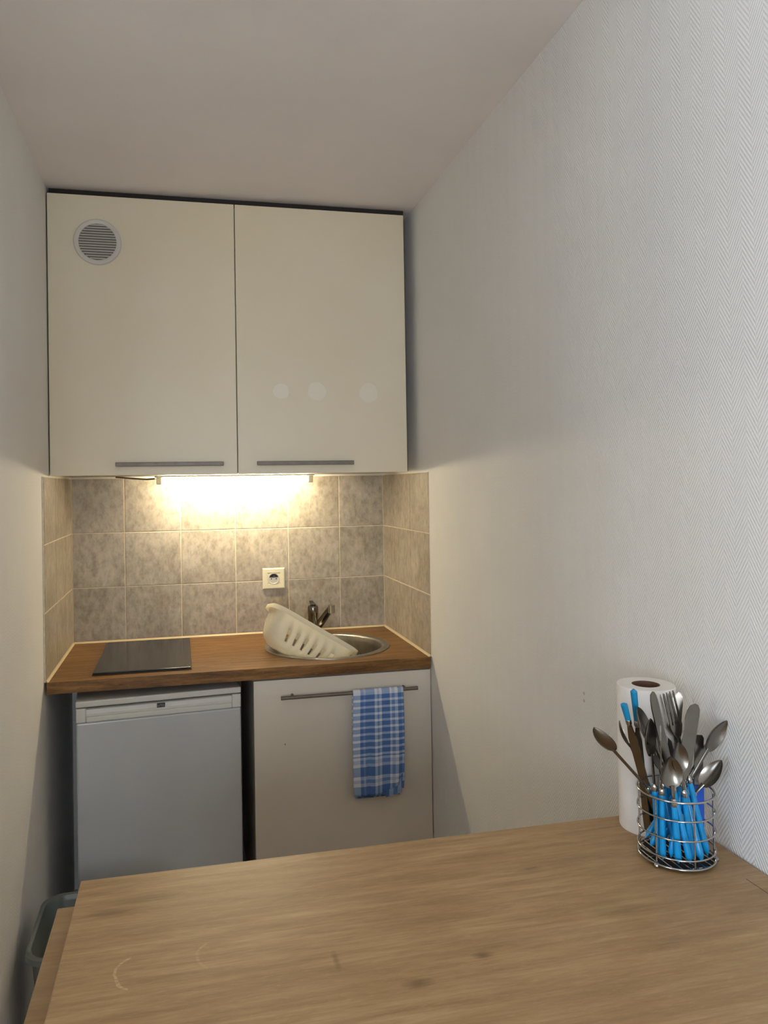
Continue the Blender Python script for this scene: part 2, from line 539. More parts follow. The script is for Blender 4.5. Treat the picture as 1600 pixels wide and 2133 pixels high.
# ------------------------------------------------------------------ worktop
SX, SY, SR = 0.900, -0.300, 0.205
wt = thing('worktop', 'brown wood-grain kitchen worktop running between the tiled side walls', 'worktop', (0.6, -0.285, 0.865))
def slab_with_hole():
    bm = B()
    x0, x1, y0, y1, z0, z1 = 0.0075, 1.1925, -0.570, -0.002, 0.865, 0.900
    def loop(pts):
        vs = [bm.verts.new(p) for p in pts]
        return [bm.edges.new((vs[i], vs[(i + 1) % len(vs)])) for i in range(len(vs))]
    e = loop([(x0, y0, z1), (x1, y0, z1), (x1, y1, z1), (x0, y1, z1)])
    e += loop([(SX + SR * cos(2 * pi * k / 48), SY + SR * sin(2 * pi * k / 48), z1) for k in range(48)])
    r = bmesh.ops.triangle_fill(bm, use_beauty=True, edges=e)
    ex = bmesh.ops.extrude_face_region(bm, geom=bm.faces[:])
    bmesh.ops.translate(bm, verts=[g for g in ex['geom'] if isinstance(g, bmesh.types.BMVert)], vec=(0, 0, z0 - z1))
    return bm
world_part('top', slab_with_hole(), 'worktop_wood', wt)
bm = B()
def bead(p0, p1, inx, iny):
    a, b = Vector(p0), Vector(p1)
    d = Vector((inx, iny, 0))
    ring = lambda p: [p, p + d * 0.006, p + d * 0.002 + Vector((0, 0, .003)), p + Vector((0, 0, .006))]
    loft(bm, [ring(a), ring(b)])
bead((0.0085, -0.0015, .9001), (1.1915, -0.0015, .9001), 0, -1)
bead((0.0068, -0.569, .9001), (0.0068, -0.009, .9001), 1, 0)
bead((1.1932, -0.569, .9001), (1.1932, -0.009, .9001), -1, 0)
world_part('sealant_bead', bm, 'sealant', wt)

# ------------------------------------------------------------------ hob
hob = thing('hob', 'black glass two-zone hob set in the left of the worktop', 'hob', (0.2775, -0.288, 0.900))
world_part('trim', box(B(), 0.129, 0.426, -0.524, -0.053, 0.9003, 0.9035, .001, 1), 'hob_trim', hob)
world_part('glass_plate', box(B(), 0.131, 0.424, -0.522, -0.055, 0.9037, 0.9085, .0015, 2), 'black_glass', hob)

# ------------------------------------------------------------------ sink
sink = thing('sink', 'round stainless steel sink set in the right of the worktop', 'sink', (SX, SY, 0.900))
prof = [(.2205, .0004), (.2205, .0022), (.216, .0036), (.203, .0036), (.196, .0022), (.1915, -.004), (.188, -.02), (.180, -.10), (.172, -.128), (.150, -.143), (.10, -.148), (.034, -.150)]
back = [(.034, -.1512), (.10, -.1495), (.151, -.1445), (.1735, -.129), (.1815, -.10), (.1895, -.02), (.193, -.004), (.1965, .0004)]
bm = B(); lathe(bm, prof + back, 64, cap0=False, cap1=False)
obj('bowl', bm, 'steel_brushed', sink, 'all')
bm = B(); lathe(bm, [(.0335, -.149), (.030, -.1495), (.027, -.153), (.008, -.154)], 32, cap0=False); obj('drain', bm, 'chrome', sink, True)
bm = B()
for dy in (-.018, 0, .018):
    t = B(); bmesh.ops.create_uvsphere(t, u_segments=12, v_segments=8, radius=0.007)
    for v in t.verts: v.co = Vector((0.1838 + v.co.x * .15, dy + v.co.y, -.045 + v.co.z))
    merge(bm, t)
bmesh.ops.rotate(bm, cent=(0, 0, 0), matrix=Matrix.Rotation(R(8), 3, 'Z'), verts=bm.verts[:])
obj('overflow_slots', bm, 'dark_hole', sink, True)

# ------------------------------------------------------------------ faucet
fc = thing('faucet', 'chrome single-lever mixer tap behind the round sink', 'faucet', (0.893, -0.050, 0.900))
bm = B(); lathe(bm, [(.027, .0003), (.027, .004), (.0215, .008), (.0195, .013), (.0195, .070), (.0205, .074), (.0205, .098), (.0180, .104), (.007, .106)], 28)
obj('body', bm, 'tap_chrome', fc, True)
bm = B(); tube(bm, [(.010, -.004, .024), (.020, -.022, .034), (.033, -.055, .064), (.047, -.095, .100), (.050, -.105, .108)], [.0150, .0150, .0140, .0125, .0115], 14)
obj('spout', bm, 'tap_chrome', fc, True)
bm = B(); cyl(bm, (.052, -.107, .090), (.052, -.107, .119), .0130, 18)
obj('aerator', bm, 'chrome', fc, True)
bm = B(); loft(bm, [[Vector((sx * w_, y, z + dz)) for sx, dz in ((-1, 0), (1, 0), (1, t_), (-1, t_))] for (y, z, w_, t_) in ((-.012, .1062, .010, .005), (.012, .1064, .010, .005), (.030, .110, .008, .004), (.042, .114, .007, .003))])
obj('lever', bm, 'tap_chrome', fc)

# ------------------------------------------------------------------ dish rack lying tilted in the sink
def rack():
    L, Wd, D = 0.330, 0.190, 0.124
    th, a = R(32.4), R(12)
    Rm = Matrix.Rotation(th, 3, 'Y') @ Matrix.Rotation(-a, 3, 'X')
    target_l, target_r = Vector((0.7075, -0.425, 1.0765)), Vector((0.9935, -0.425, 0.8955))
    front_mid = Rm @ Vector((0, -Wd / 2, 0))
    org = (target_l + target_r) / 2 - front_mid
    t = thing('dish_rack', 'white plastic slotted dish drainer tipped into the round sink', 'dish rack', org)
    t.rotation_euler = Rm.to_euler()
    seg = 10
    # perimeter sampled densely on the long sides so that slots can be left open
    def per(hx, hy, rad, z, nx=31, ny=11, nc=7):
        pts = []
        def line(p, q, n):
            for k in range(n): pts.append(Vector((p[0] + (q[0] - p[0]) * k / n, p[1] + (q[1] - p[1]) * k / n, z)))
        def arc(cx, cy, a0, n):
            for k in range(n):
                ang = R(a0 + 90 * k / n); pts.append(Vector((cx + rad * cos(ang), cy + rad * sin(ang), z)))
        line((-hx + rad, -hy), (hx - rad, -hy), nx); arc(hx - rad, -hy + rad, -90, nc)
        line((hx, -hy + rad), (hx, hy - rad), ny); arc(hx - rad, hy - rad, 0, nc)
        line((hx - rad, hy), (-hx + rad, hy), nx); arc(-hx + rad, hy - rad, 90, nc)
        line((-hx, hy - rad), (-hx, -hy + rad), ny); arc(-hx + rad, -hy + rad, 180, nc)
        return pts
    hx, hy = L / 2, Wd / 2
    lev = []
    for z, ins, rad in ((0, .006, .050), (-.012, .007, .050), (-.018, .011, .048), (-.050, .013, .046), (-.092, .024, .048), (-.108, .036, .050), (-.119, .049, .046), (-.124, .070, .030)):
        lev.append(per(hx - ins, hy - ins, rad, z))
    bm = B()
    vs = [[bm.verts.new(p) for p in r] for r in lev]
    n = len(lev[0])
    nx, ny, nc = 31, 11, 7
    slots = set()
    for base in (0, nx + nc + ny + nc):
        for k in range(2, nx, 5):
            slots.update((base + k, base + k + 1))
    for base in (nx + nc, nx + nc + ny + nc + nx + nc):
        for k in (2, 6): slots.update((base + k,))
    for i in range(len(vs) - 1):
        for j in range(n):
            if i == 3 and j in slots: continue
            k = (j + 1) % n
            bm.faces.new((vs[i][j], vs[i][k], vs[i + 1][k], vs[i + 1][j]))
    # floor of the drainer: frame plus cross bars, open between
    zb = -.124
    fx, fy = hx - .072, hy - .072
    bm.faces.new(list(reversed(vs[-1])))
    o = obj('basket', bm, 'rack_plastic', t, True)
    m = o.modifiers.new('thickness', 'SOLIDIFY'); m.thickness = 0.0028; m.offset = -1
    # rolled rim
    bm = B()
    outer = per(hx + .006, hy + .006, .056, 0)
    inner = per(hx - .008, hy - .008, .044, 0)
    rings = []
    for (pp, z) in ((inner, -.002), (inner, .0030), (outer, .0030), (outer, -.0125)):
        rings.append([Vector((p.x, p.y, z)) for p in pp])
    o2 = per(hx + .0035, hy + .0035, .0535, -.0125)
    rings.append(o2)
    rings.append([Vector((p.x, p.y, -.002)) for p in o2])
    vs = [[bm.verts.new(p) for p in r] for r in rings]
    for i in range(len(vs)):
        for j in range(n):
            k = (j + 1) % n; i2 = (i + 1) % len(vs)
            bm.faces.new((vs[i][j], vs[i][k], vs[i2][k], vs[i2][j]))
    obj('rim', bm, 'rack_plastic', t, True)
    # ribs inside the floor that hold plates
    bm = B()
    for k in range(8):
        x = -fx + .015 + k * (2 * fx - .03) / 7
        box(bm, x - .0015, x + .0015, -fy, fy, zb + .003, zb + .018)
    obj('plate_ribs', bm, 'rack_plastic', t)
rack()

# ------------------------------------------------------------------ wall cabinet
wc = thing('wall_cabinet', 'cream double-door wall cabinet under the ceiling above the tiles', 'cabinet', (0.583, -0.225, 1.509))
bm = B()
X0, X1, ZB, ZT = 0.006, 1.158, 1.5125, 2.388
box(bm, X0, X0 + .016, -.430, -.004, ZB, ZT); box(bm, X1 - .016, X1, -.430, -.004, ZB, ZT)
box(bm, X0 + .016, X1 - .016, -.430, -.004, ZB, ZB + .016); box(bm, X0 + .016, X1 - .016, -.430, -.004, ZT - .016, ZT)
box(bm, X0 + .016, X1 - .016, -.012, -.004, ZB + .016, ZT - .016); box(bm, .575, .591, -.428, -.012, ZB + .016, ZT - .016)
world_part('carcass', bm, 'carcass_white', wc)
world_part('gap_shade_strip', box(B(), .006, 1.168, -.428, -.412, 2.3885, 2.4165), 'dark_hole', wc, label='dark strip painted as shade in the gap under the ceiling')  # dark strip stands in for the shade in the open gap above the doors
world_part('gap_shade_strip', box(B(), 1.1585, 1.1685, -.430, -.412, 1.5125, 2.388), 'dark_hole', wc, label='dark strip painted as shade in the gap beside the right wall')  # same for the side gap: its shade is painted as a dark strip
def door_wall(x0, x1, hx0, hx1):
    d = world_part('door', box(B(), x0, x1, -.450, -.432, 1.5095, 2.394, .0012, 2), 'cream_laminate', wc)
    bm = B()
    box(bm, hx0, hx1, -.4795, -.4715, 1.5365, 1.5495, .0012, 1)
    for x in (hx0 + .012, hx1 - .012):
        box(bm, x - .005, x + .005, -.473, -.4505, 1.539, 1.547)
    h = obj('handle', bm, 'grey_metal', d, label='brushed grey bar handle')
    bmesh_shift(h, -Vector(wc.location))
    return d
def bmesh_shift(o, v):
    for p in o.data.vertices: p.co += v
dl = door_wall(0.0045, 0.5818, 0.2014, 0.5361)
dr = door_wall(0.5848, 1.1615, 0.644, 0.9671)
# round louvred vent in the left door
vc = Vector((0.1542, -.450, 2.2463))
bm = B()
n = 48
rings = []
for r, y in ((.0725, -.0003), (.0725, -.004), (.070, -.0062), (.0595, -.0066), (.0575, -.0052), (.0575, -.0003)):
    rings.append([vc + Vector((r * cos(2 * pi * k / n), y, r * sin(2 * pi * k / n))) for k in range(n)])
loft(bm, rings + [rings[0]], False, False)
o = obj('vent_ring', bm, 'vent_plastic', dl, True, label='white round vent rim'); bmesh_shift(o, -Vector(wc.location))
bm = B()
for k in range(14):
    z = -.0525 + k * .0081
    hw = math.sqrt(max(.0578 ** 2 - z * z, 1e-6)) - .0004
    p = vc + Vector((0, 0, z))
    loft(bm, [[p + Vector((sx, dy, dz)) for dy, dz in ((-.0010, .0028), (-.0052, -.0022), (-.0062, -.0014), (-.0020, .0036))] for sx in (-hw, hw)])
o = obj('vent_slats', bm, 'vent_plastic', dl, kind='stuff'); bmesh_shift(o, -Vector(wc.location))
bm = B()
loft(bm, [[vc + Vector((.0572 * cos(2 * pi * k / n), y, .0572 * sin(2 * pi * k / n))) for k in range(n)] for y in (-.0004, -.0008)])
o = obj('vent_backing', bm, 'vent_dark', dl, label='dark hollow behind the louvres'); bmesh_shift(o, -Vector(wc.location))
# pale glue residue spots on the right door
for (x, z, r1) in ((.730, 1.782, .026), (.8494, 1.783, .031), (1.0283, 1.780, .032)):
    bm = B()
    loft(bm, [[Vector((x + r1 * (1 + .06 * sin(3 * a + x * 40)) * cos(a), y, z + r1 * (1 + .05 * cos(2 * a + x * 9)) * sin(a))) for a in [2 * pi * k / 28 for k in range(28)]] for y in (-.4500, -.45025)])
    o = obj('residue_spot', bm, 'residue', dr, label='pale round glue mark'); bmesh_shift(o, -Vector(wc.location))

# ------------------------------------------------------------------ tube lamp under the cabinet
lp = thing('tube_lamp', 'lit warm white tube lamp fixed under the wall cabinet', 'lamp', (0.6, -0.120, 1.5125))
world_part('base', box(B(), .308, .892, -.140, -.098, 1.5055, 1.5123, .002, 1), 'white_plastic', lp)
bm = B(); cyl(bm, (.334, -.121, 1.4935), (.868, -.121, 1.4935), .0118, 20)
world_part('tube', bm, 'lit_tube', lp, True, label='glowing fluorescent tube')
for xa, xb in ((.314, .3335), (.8685, .888)):
    bm = B(); box(bm, xa, xb, -.1335, -.1085, 1.4808, 1.5053, .003, 2)
    world_part('end_cap', bm, 'ivory_plastic', lp)
bm = B(); tube(bm, [(.308, -.119, 1.502), (.28, -.112, 1.500), (.24, -.104, 1.503), (.20, -.094, 1.507), (.17, -.085, 1.5095)], .0032, 8)
world_part('cable', bm, 'cable', lp, True)

# ------------------------------------------------------------------ socket
so = thing('wall_socket', 'ivory wall socket on the tiles above the dish drainer', 'socket', (0.748, -.0006, 1.110))
bm = B()
ring = lambda h, y: [Vector((sx * h, y, sz * h * .93)) for sx, sz in ((-1, -1), (1, -1), (1, 1), (-1, 1))]
loft(bm, [ring(.043, -.0004), ring(.043, -.006), ring(.039, -.0095), ring(.025, -.0095), ring(.024, -.008)], True, True)
obj('plate', bm, 'ivory_plastic', so)
bm = B(); n = 32
circ = lambda r, y: [Vector((r * cos(2 * pi * k / n), y, r * sin(2 * pi * k / n))) for k in range(n)]
loft(bm, [circ(.0215, -.0082), circ(.0215, -.0102), circ(.0195, -.0102), circ(.0185, -.0084)], False, True)
obj('well', bm, 'vent_plastic', so, True)
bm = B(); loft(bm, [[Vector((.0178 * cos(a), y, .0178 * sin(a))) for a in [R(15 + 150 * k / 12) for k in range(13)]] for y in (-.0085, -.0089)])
obj('well_painted_shadow', bm, 'dark_hole', so, label='painted shadow in the upper part of the socket well')  # dark crescent paints the shadow under the upper edge of the well
for dx in (-.0095, .0095):
    bm = B(); cyl(bm, (dx, -.0084, -.001), (dx, -.0088, -.001), .0024, 10); obj('pin_hole', bm, 'dark_hole', so)
bm = B(); cyl(bm, (0, -.0084, .010), (0, -.017, .010), .0024, 10); obj('earth_pin', bm, 'steel', so, True)

# ------------------------------------------------------------------ base cabinet
bc = thing('base_cabinet', 'pale single-door base cabinet under the sink', 'cabinet', (0.905, -0.28, 0.0))
bm = B()
box(bm, .616, .632, -.540, -.012, .10, .8648); box(bm, 1.174, 1.190, -.540, -.012, .10, .8648)
box(bm, .632, 1.174, -.540, -.012, .10, .116); box(bm, .632, 1.174, -.020, -.012, .116, .8648)
box(bm, .632, 1.174, -.540, -.524, .80, .8648)
world_part('carcass', bm, 'carcass_white', bc)
world_part('plinth', box(B(), .616, 1.190, -.50, -.484, 0.0005, .0998), 'carcass_white', bc)
dd = world_part('door', box(B(), .6145, 1.194, -.560, -.5415, .105, .8575, .0012, 2), 'pale_laminate', bc)
bm = B()
HY, HZ = -.594, .8085
tube(bm, [(.6955, HY, HZ), (1.139, HY, HZ)], .0058, 14)
for x in (.735, 1.10):
    tube(bm, [(x, HY, HZ), (x, -.5605, HZ)], .0042, 10)
o = obj('handle', bm, 'grey_metal', dd, True, label='long brushed metal bar handle'); bmesh_shift(o, -Vector(bc.location))
bm = B(); bmesh.ops.create_uvsphere(bm, u_segments=10, v_segments=6, radius=.0022)
for v in bm.verts: v.co = Vector((.7105 + v.co.x * .6, -.5601 + v.co.y * .2, .654 + v.co.z * 1.6))
o = obj('door_nick', bm, 'cardboard', dd, label='tiny dark nick'); bmesh_shift(o, -Vector(bc.location))

# ------------------------------------------------------------------ tea towel over the handle
def towel():
    t = thing('tea_towel', 'blue and white checked tea towel hung over the base cabinet handle', 'towel', (1.005, HY, HZ))
    x0, x1 = .9235, 1.088
    nx, r = 36, .0085
    path = []     # (dy, dz, distance below bar)
    front = .325
    for k in range(41):
        s = front * (1 - k / 40)
        path.append((-r, -s, s))
    for k in range(1, 9):
        a = pi * k / 8
        path.append((-r * cos(a), r * sin(a), 0.0))
    backlen = .338
    for k in range(1, 41):
        s = backlen * k / 40
        path.append((r, -s, s))
    bm = B()
    uvl = bm.loops.layers.uv.new('UVMap')
    grid, uvs = [], []
    for pi_, (dy, dz, s) in enumerate(path):
        row, ru = [], []
        isb = pi_ > 48
        for i in range(nx + 1):
            u = i / nx
            sw = s / front
            x = x0 + (x1 - x0) * u
            # gathered slightly at the bar, wider below, back layer narrower at the hem
            x += (u - .5) * .006 * sin(sw * pi) - .004 * sw
            if isb: x = 1.006 + (x - 1.006) * (1 - .11 * sw)
            amp = .0035 * min(1, sw * 2)
            wave = sin(u * 9.0 + .6) * amp + sin(u * 21 + 3 * sw) * amp * .35
            yy = dy - (abs(wave) * 1.3 if not isb else -.0) + (wave * .4 if isb else 0)
            zz = dz
            if not isb and sw > .8:       # right corner of the front hem folds up a little
                zz += max(0, (u - .45)) * (sw - .8) * .10
                zz += .010 * (sw - .8) * 5 * (abs(u - .5) * 1.2) ** 2
            row.append(bm.verts.new((x - 1.005, yy, zz)))
            ru.append((u if not isb else (u * .8 + .1), s if not isb else s + .05))
        grid.append(row); uvs.append(ru)
    for a in range(len(grid) - 1):
        for i in range(nx):
            f = bm.faces.new((grid[a][i], grid[a][i + 1], grid[a + 1][i + 1], grid[a + 1][i]))
            for lp_, (aa, ii) in zip(f.loops, ((a, i), (a, i + 1), (a + 1, i + 1), (a + 1, i))):
                lp_[uvl].uv = uvs[aa][ii]
    o = obj('cloth', bm, 'checked_cotton', t, 'all')
    m = o.modifiers.new('thickness', 'SOLIDIFY'); m.thickness = .0022; m.offset = 0
    # turned-up corner at the hem
    bm = B(); uvl = bm.loops.layers.uv.new('UVMap')
    pts = [(.004, -.0165, -.318), (.058, -.0172, -.300), (.074, -.0150, -.262), (.070, -.0140, -.322), (.020, -.0150, -.332)]
    vs = [bm.verts.new(p) for p in pts]
    f = bm.faces.new(vs)
    for lp_, p in zip(f.loops, pts): lp_[uvl].uv = (.3 - p[2] * 1.1, .24 + p[0] * .8)
    o = obj('folded_corner', bm, 'checked_cotton', t)
    m = o.modifiers.new('thickness', 'SOLIDIFY'); m.thickness = .003; m.offset = 0
towel()

# ------------------------------------------------------------------ fridge
def fridge():
    ang = math.atan2(.04, .4882)
    t = thing('fridge', 'white under-counter fridge standing slightly askew beside the base cabinet', 'fridge', (.0883, -.580, 0), rotz=ang)
    w_, d_, h_ = .490, .50, .840
    obj('body', box(B(), .003, w_ - .003, .040, d_, .03, .8205, .004, 2), 'fridge_white', t)
    obj('top_slab', box(B(), 0, w_, -.003, d_, .8215, h_, .004, 2), 'fridge_trim', t)
    dr_ = obj('door', box(B(), .001, w_ - .001, 0, .036, .06, .776, .006, 3), 'fridge_white', t)
    bm = B()
    box(bm, .001, .029, -.002, .036, .7765, .8185, .003, 2)
    box(bm, w_ - .029, w_ - .001, -.002, .036, .7765, .8185, .003, 2)
    box(bm, .029, w_ - .029, -.002, .036, .7765, .7925, .003, 2)
    o = obj('handle_trim', bm, 'fridge_trim', dr_)
    bm = B()
    rings = []
    for x in (.0292, w_ - .0292):
        rings.append([Vector((x, y, z)) for y, z in ((.004, .7926), (.0035, .800), (.0065, .812), (.012, .8145), (.030, .8145), (.030, .7926))])
    loft(bm, rings)
    obj('grip', bm, 'fridge_trim', dr_)
    bm = B(); box(bm, .2335, .2575, .0015, .0045, .7995, .8125, .0008, 1)
    bd = obj('badge', bm, 'dark_badge', t, label='small dark badge')
    bm = B()
    for k, (a, b) in enumerate(((0, 1), (1, 0), (1, 1), (0, 1))):
        x = .2358 + k * .0055
        box(bm, x, x + .0012, .0011, .0016, .8025, .8095)
        if a: box(bm, x, x + .0038, .0011, .0016, .8083, .8095)
        if b: box(bm, x, x + .0038, .0011, .0016, .8025, .8037)
        box(bm, x, x + .0034, .0011, .0016, .8055, .8065)
    obj('badge_print', bm, 'badge_print', bd)
    for x in (.04, w_ - .04):
        for y in (.06, d_ - .06):
            bm = B(); cyl(bm, (x, y, 0.0005), (x, y, .031), .016, 14); obj('foot', bm, 'dark_hole', t)
fridge()

# ------------------------------------------------------------------ bar table in the foreground
tb = thing('bar_table', 'light oak bar table against the right wall in the foreground', 'table', (.72, -2.15, 0))
TY0, TY1 = -2.55, -1.8076
world_part('tabletop', box(B(), .2575, 1.1865, TY0, TY1, .8805, .9164, .0015, 2), 'table_wood', tb)
world_part('leg_panel', box(B(), .2255, .2755, TY0 + .005, -1.8030, .0005, .8800, .0015, 2), 'panel_wood', tb, label='oak side panel standing proud of the top')
world_part('leg_panel', box(B(), 1.140, 1.1835, TY0 + .02, TY1 - .02, .0005, .8800, .0015, 2), 'panel_wood', tb)
world_part('light_block_panel', box(B(), .2765, 1.139, TY1 - .060, TY1 - .042, .0005, .8800, .001, 1), 'panel_wood', tb)  # unseen panel, added to keep room light off the fridge and lower fronts
bm = B(); loft(bm, [[Vector((x, y, z)) for x, z in ((1.1512 + k, .9162), (1.1521 + k, .9162), (1.1521 + k, .9166), (1.1512 + k, .9166))] for y, k in ((-2.545, .012), (-2.028, 0))])
world_part('seam', bm, 'cardboard', tb, label='thin dark seam near the wall')

# ------------------------------------------------------------------ waste bin
bn = thing('waste_bin', 'grey plastic waste bin between the left wall and the oak table', 'bin', (.165, -.955, 0))
bm = B()
HXY = [(.086, .105, .0005), (.092, .112, .02), (.118, .136, .385), (.1205, .138, .392)]
outer = [rrect(0, 0, a, b, .05, z, 8) for a, b, z in HXY]
inner = [rrect(0, 0, a - .003, b - .003, .047, max(z, .006), 8) for a, b, z in reversed(HXY)]
loft(bm, outer + inner)
obj('bucket', bm, 'bin_plastic', bn, True)
bm = B()
rg = [rrect(0, 0, .1165 + dx, .134 + dx, .05, z, 8) for dx, z in ((0, .3925), (.002, .400), (.008, .403), (.0125, .400), (.0135, .388), (.0105, .385), (.0065, .390))]
loft(bm, rg + [rg[0]], False, False)
obj('rim', bm, 'bin_plastic', bn, True)
bm = B()
loft(bm, [rrect(0, 0, .112, .130, .046, .330, 8), rrect(0, 0, .112, .130, .046, .334, 8)])
obj('inner_tray', bm, 'bin_plastic', bn)

# ------------------------------------------------------------------ paper roll
pr_ = thing('kitchen_roll', 'white kitchen paper roll standing on the table behind the cutlery', 'paper roll', (1.1205, -1.8535, .9166))
bm = B(); lathe(bm, [(.0215, .0), (.0430, .0), (.0440, .002), (.0440, .2225), (.0430, .2245), (.0215, .2245), (.0215, .0)], 56, cap0=False, cap1=False)
obj('paper', bm, 'paper', pr_, True)
bm = B(); lathe(bm, [(.0200, .0005), (.0213, .0005), (.0213, .2243), (.0200, .2243), (.0200, .0005)], 40, cap0=False, cap1=False)
obj('cardboard_core', bm, 'cardboard', pr_, True, label='brown cardboard core')

# ------------------------------------------------------------------ wire cutlery basket
BO = Vector((1.0995, -1.951, .9166))
bk = thing('cutlery_basket', 'round chrome wire basket on the table corner holding the cutlery', 'basket', BO)
RB = .0522
def wring(z, r, wr):
    bm = B(); tube(bm, [(r * cos(2 * pi * k / 56), r * sin(2 * pi * k / 56), z) for k in range(56)], wr, 8, closed=True)
    return obj('wire_ring', bm, 'chrome', bk, 'all')
for z, wr in ((.0060, .0016), (.0185, .0013), (.0455, .0013), (.0725, .0013), (.0985, .0016)):
    wring(z, RB, wr)
for k in range(6):
    a = R(-97 + 60 * k)
    r2 = RB - .0027
    bm = B(); tube(bm, [(r2 * cos(a), r2 * sin(a), .0065), (r2 * cos(a), r2 * sin(a), .0985)], .0012, 8)
    obj('wire_upright', bm, 'chrome', bk, True)
bm = B()
for k in range(-4, 5):
    c = k * .0112; hl = math.sqrt(RB ** 2 - c * c)
    tube(bm, [(c, -hl, .0062), (c, hl, .0062)], .0009, 6)
    if k % 4 == 0: tube(bm, [(-hl, c, .0046), (hl, c, .0046)], .0009, 6)
obj('base_grid', bm, 'chrome', bk, True)
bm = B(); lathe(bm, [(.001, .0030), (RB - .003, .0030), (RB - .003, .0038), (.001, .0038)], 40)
obj('base_shade_disc', bm, 'dark_hole', bk, label='dark disc painted as the shade in the basket bottom')  # dark disc paints the shade between the handles at the bottom
for a in (205, -32, 88):
    bm = B(); bmesh.ops.create_uvsphere(bm, u_segments=14, v_segments=8, radius=.0036)
    for v in bm.verts: v.co += Vector(((RB + .0005) * cos(R(a)), (RB + .0005) * sin(R(a)), .0037))
    obj('foot', bm, 'chrome', bk, 'all', label='small ball foot')

# ------------------------------------------------------------------ cutlery
def handle_mesh(hl, r, flat=1.0):
    bm = B(); rings = []
    for k in range(13):
        t = k / 12
        rr = r * (1.0 - .22 * t) * (math.sqrt(max(0.02, 1 - (1 - min(t / .06, 1)) ** 2)))
        rings.append([Vector((rr * flat * cos(2 * pi * j / 12), rr * sin(2 * pi * j / 12), hl * t)) for j in range(12)])
    loft(bm, rings)
    return bm

def ferrule_mesh(hl, r):
    bm = B(); lathe(bm, [(r * .80, hl - .003), (r * .92, hl - .002), (r * .92, hl + .004), (r * .7, hl + .007), (r * .5, hl + .008)], 14)
    return bm

def neck(bm, z0, z1, w0, w1, t=.0011):
    rings = []
    for k in range(7):
        s = k / 6
        w_ = w0 + (w1 - w0) * s
        tt = .0019 * (1 - s) + t * s
        rings.append([Vector((w_ * cos(2 * pi * j / 10), tt * sin(2 * pi * j / 10), z0 + (z1 - z0) * s)) for j in range(10)])
    loft(bm, rings)

def spoon_head(z0, L, bl, bw, depth):
    bm = B()
    zb = L - bl
    neck(bm, z0, zb + .004, .0024, .0030)
    nu, nv = 16, 10
    def grid(off):
        g = []
        for i in range(nu + 1):
            u = i / nu
            hw = bw / 2 * (max(0.0, sin(pi * min(1, u ** .86))) ** .62) + .0022 * (1 - u)
            if i == nu: hw = .0006
            row = []
            for j in range(nv + 1):
                v = -1 + 2 * j / nv
                y = depth * (1 - v * v) * sin(pi * u) ** .8 + off - .002 * u
                row.append(bm.verts.new((hw * v, y, zb + bl * u)))
            g.append(row)
        return g
    a, b = grid(0), grid(.0011)
    for g in (a, b):
        for i in range(nu):
            for j in range(nv):
                bm.faces.new((g[i][j], g[i][j + 1], g[i + 1][j + 1], g[i + 1][j]))
    for i in range(nu):
        for j in (0, nv):
            bm.faces.new((a[i][j], a[i + 1][j], b[i + 1][j], b[i][j]))
    for i in (0, nu):
        for j in range(nv):
            bm.faces.new((a[i][j], a[i][j + 1], b[i][j + 1], b[i][j]))
    return bm

def fork_head(z0, L, wd=.022):
    bm = B()
    zt, zs = L - .048, L - .066
    neck(bm, z0, zs + .002, .0024, .0032)
    def slab(pts, y0, y1):
        loft(bm, [[Vector((x, y0, z)) for x, z in pts], [Vector((x, y1, z)) for x, z in pts]])
    h = wd / 2
    slab([(-.003, zs), (.003, zs), (h * .7, zs + .007), (h, zs + .016), (h, zt + .001), (-h, zt + .001), (-h, zs + .016), (-h * .7, zs + .007)], -.0008, .0008)
    for k in range(4):
        c = -h + .0018 + k * (wd - .0036) / 3
        slab([(c - .0017, zt), (c + .0017, zt), (c + .0013, L - .006), (c + .0004, L), (c - .0004, L), (c - .0013, L - .006)], -.0007 , .0007)
    return bm

def knife_head(z0, L, wd=.018):
    bm = B()
    h = wd / 2
    zs = z0 + .004
    pts = [(-.0028, z0 - .003), (.0028, z0 - .003), (h * .8, zs + .010), (h, zs + .02), (h, L - .016), (h * .92, L - .007), (h * .6, L - .0015), (h * .15, L), (-h * .5, L - .004), (-h * .85, L - .012), (-h, L - .024), (-h * .9, zs + .014), (-h * .6, zs + .006)]
    loft(bm, [[Vector((x, y * (1.0 if x < 0 else .5), z)) for x, z in pts] for y in (-.0009, .0009)])
    return bm

def peeler_head(z0, L):
    bm = B(); h = .0068
    pts = [(-.006, z0 - .004), (.006, z0 - .004), (h, z0 + .01), (h, L - .004), (h * .6, L), (-h * .6, L), (-h, L - .004), (-h, z0 + .01)]
    loft(bm, [[Vector((x, y, z)) for x, z in pts] for y in (-.0008, .0008)])
    return bm

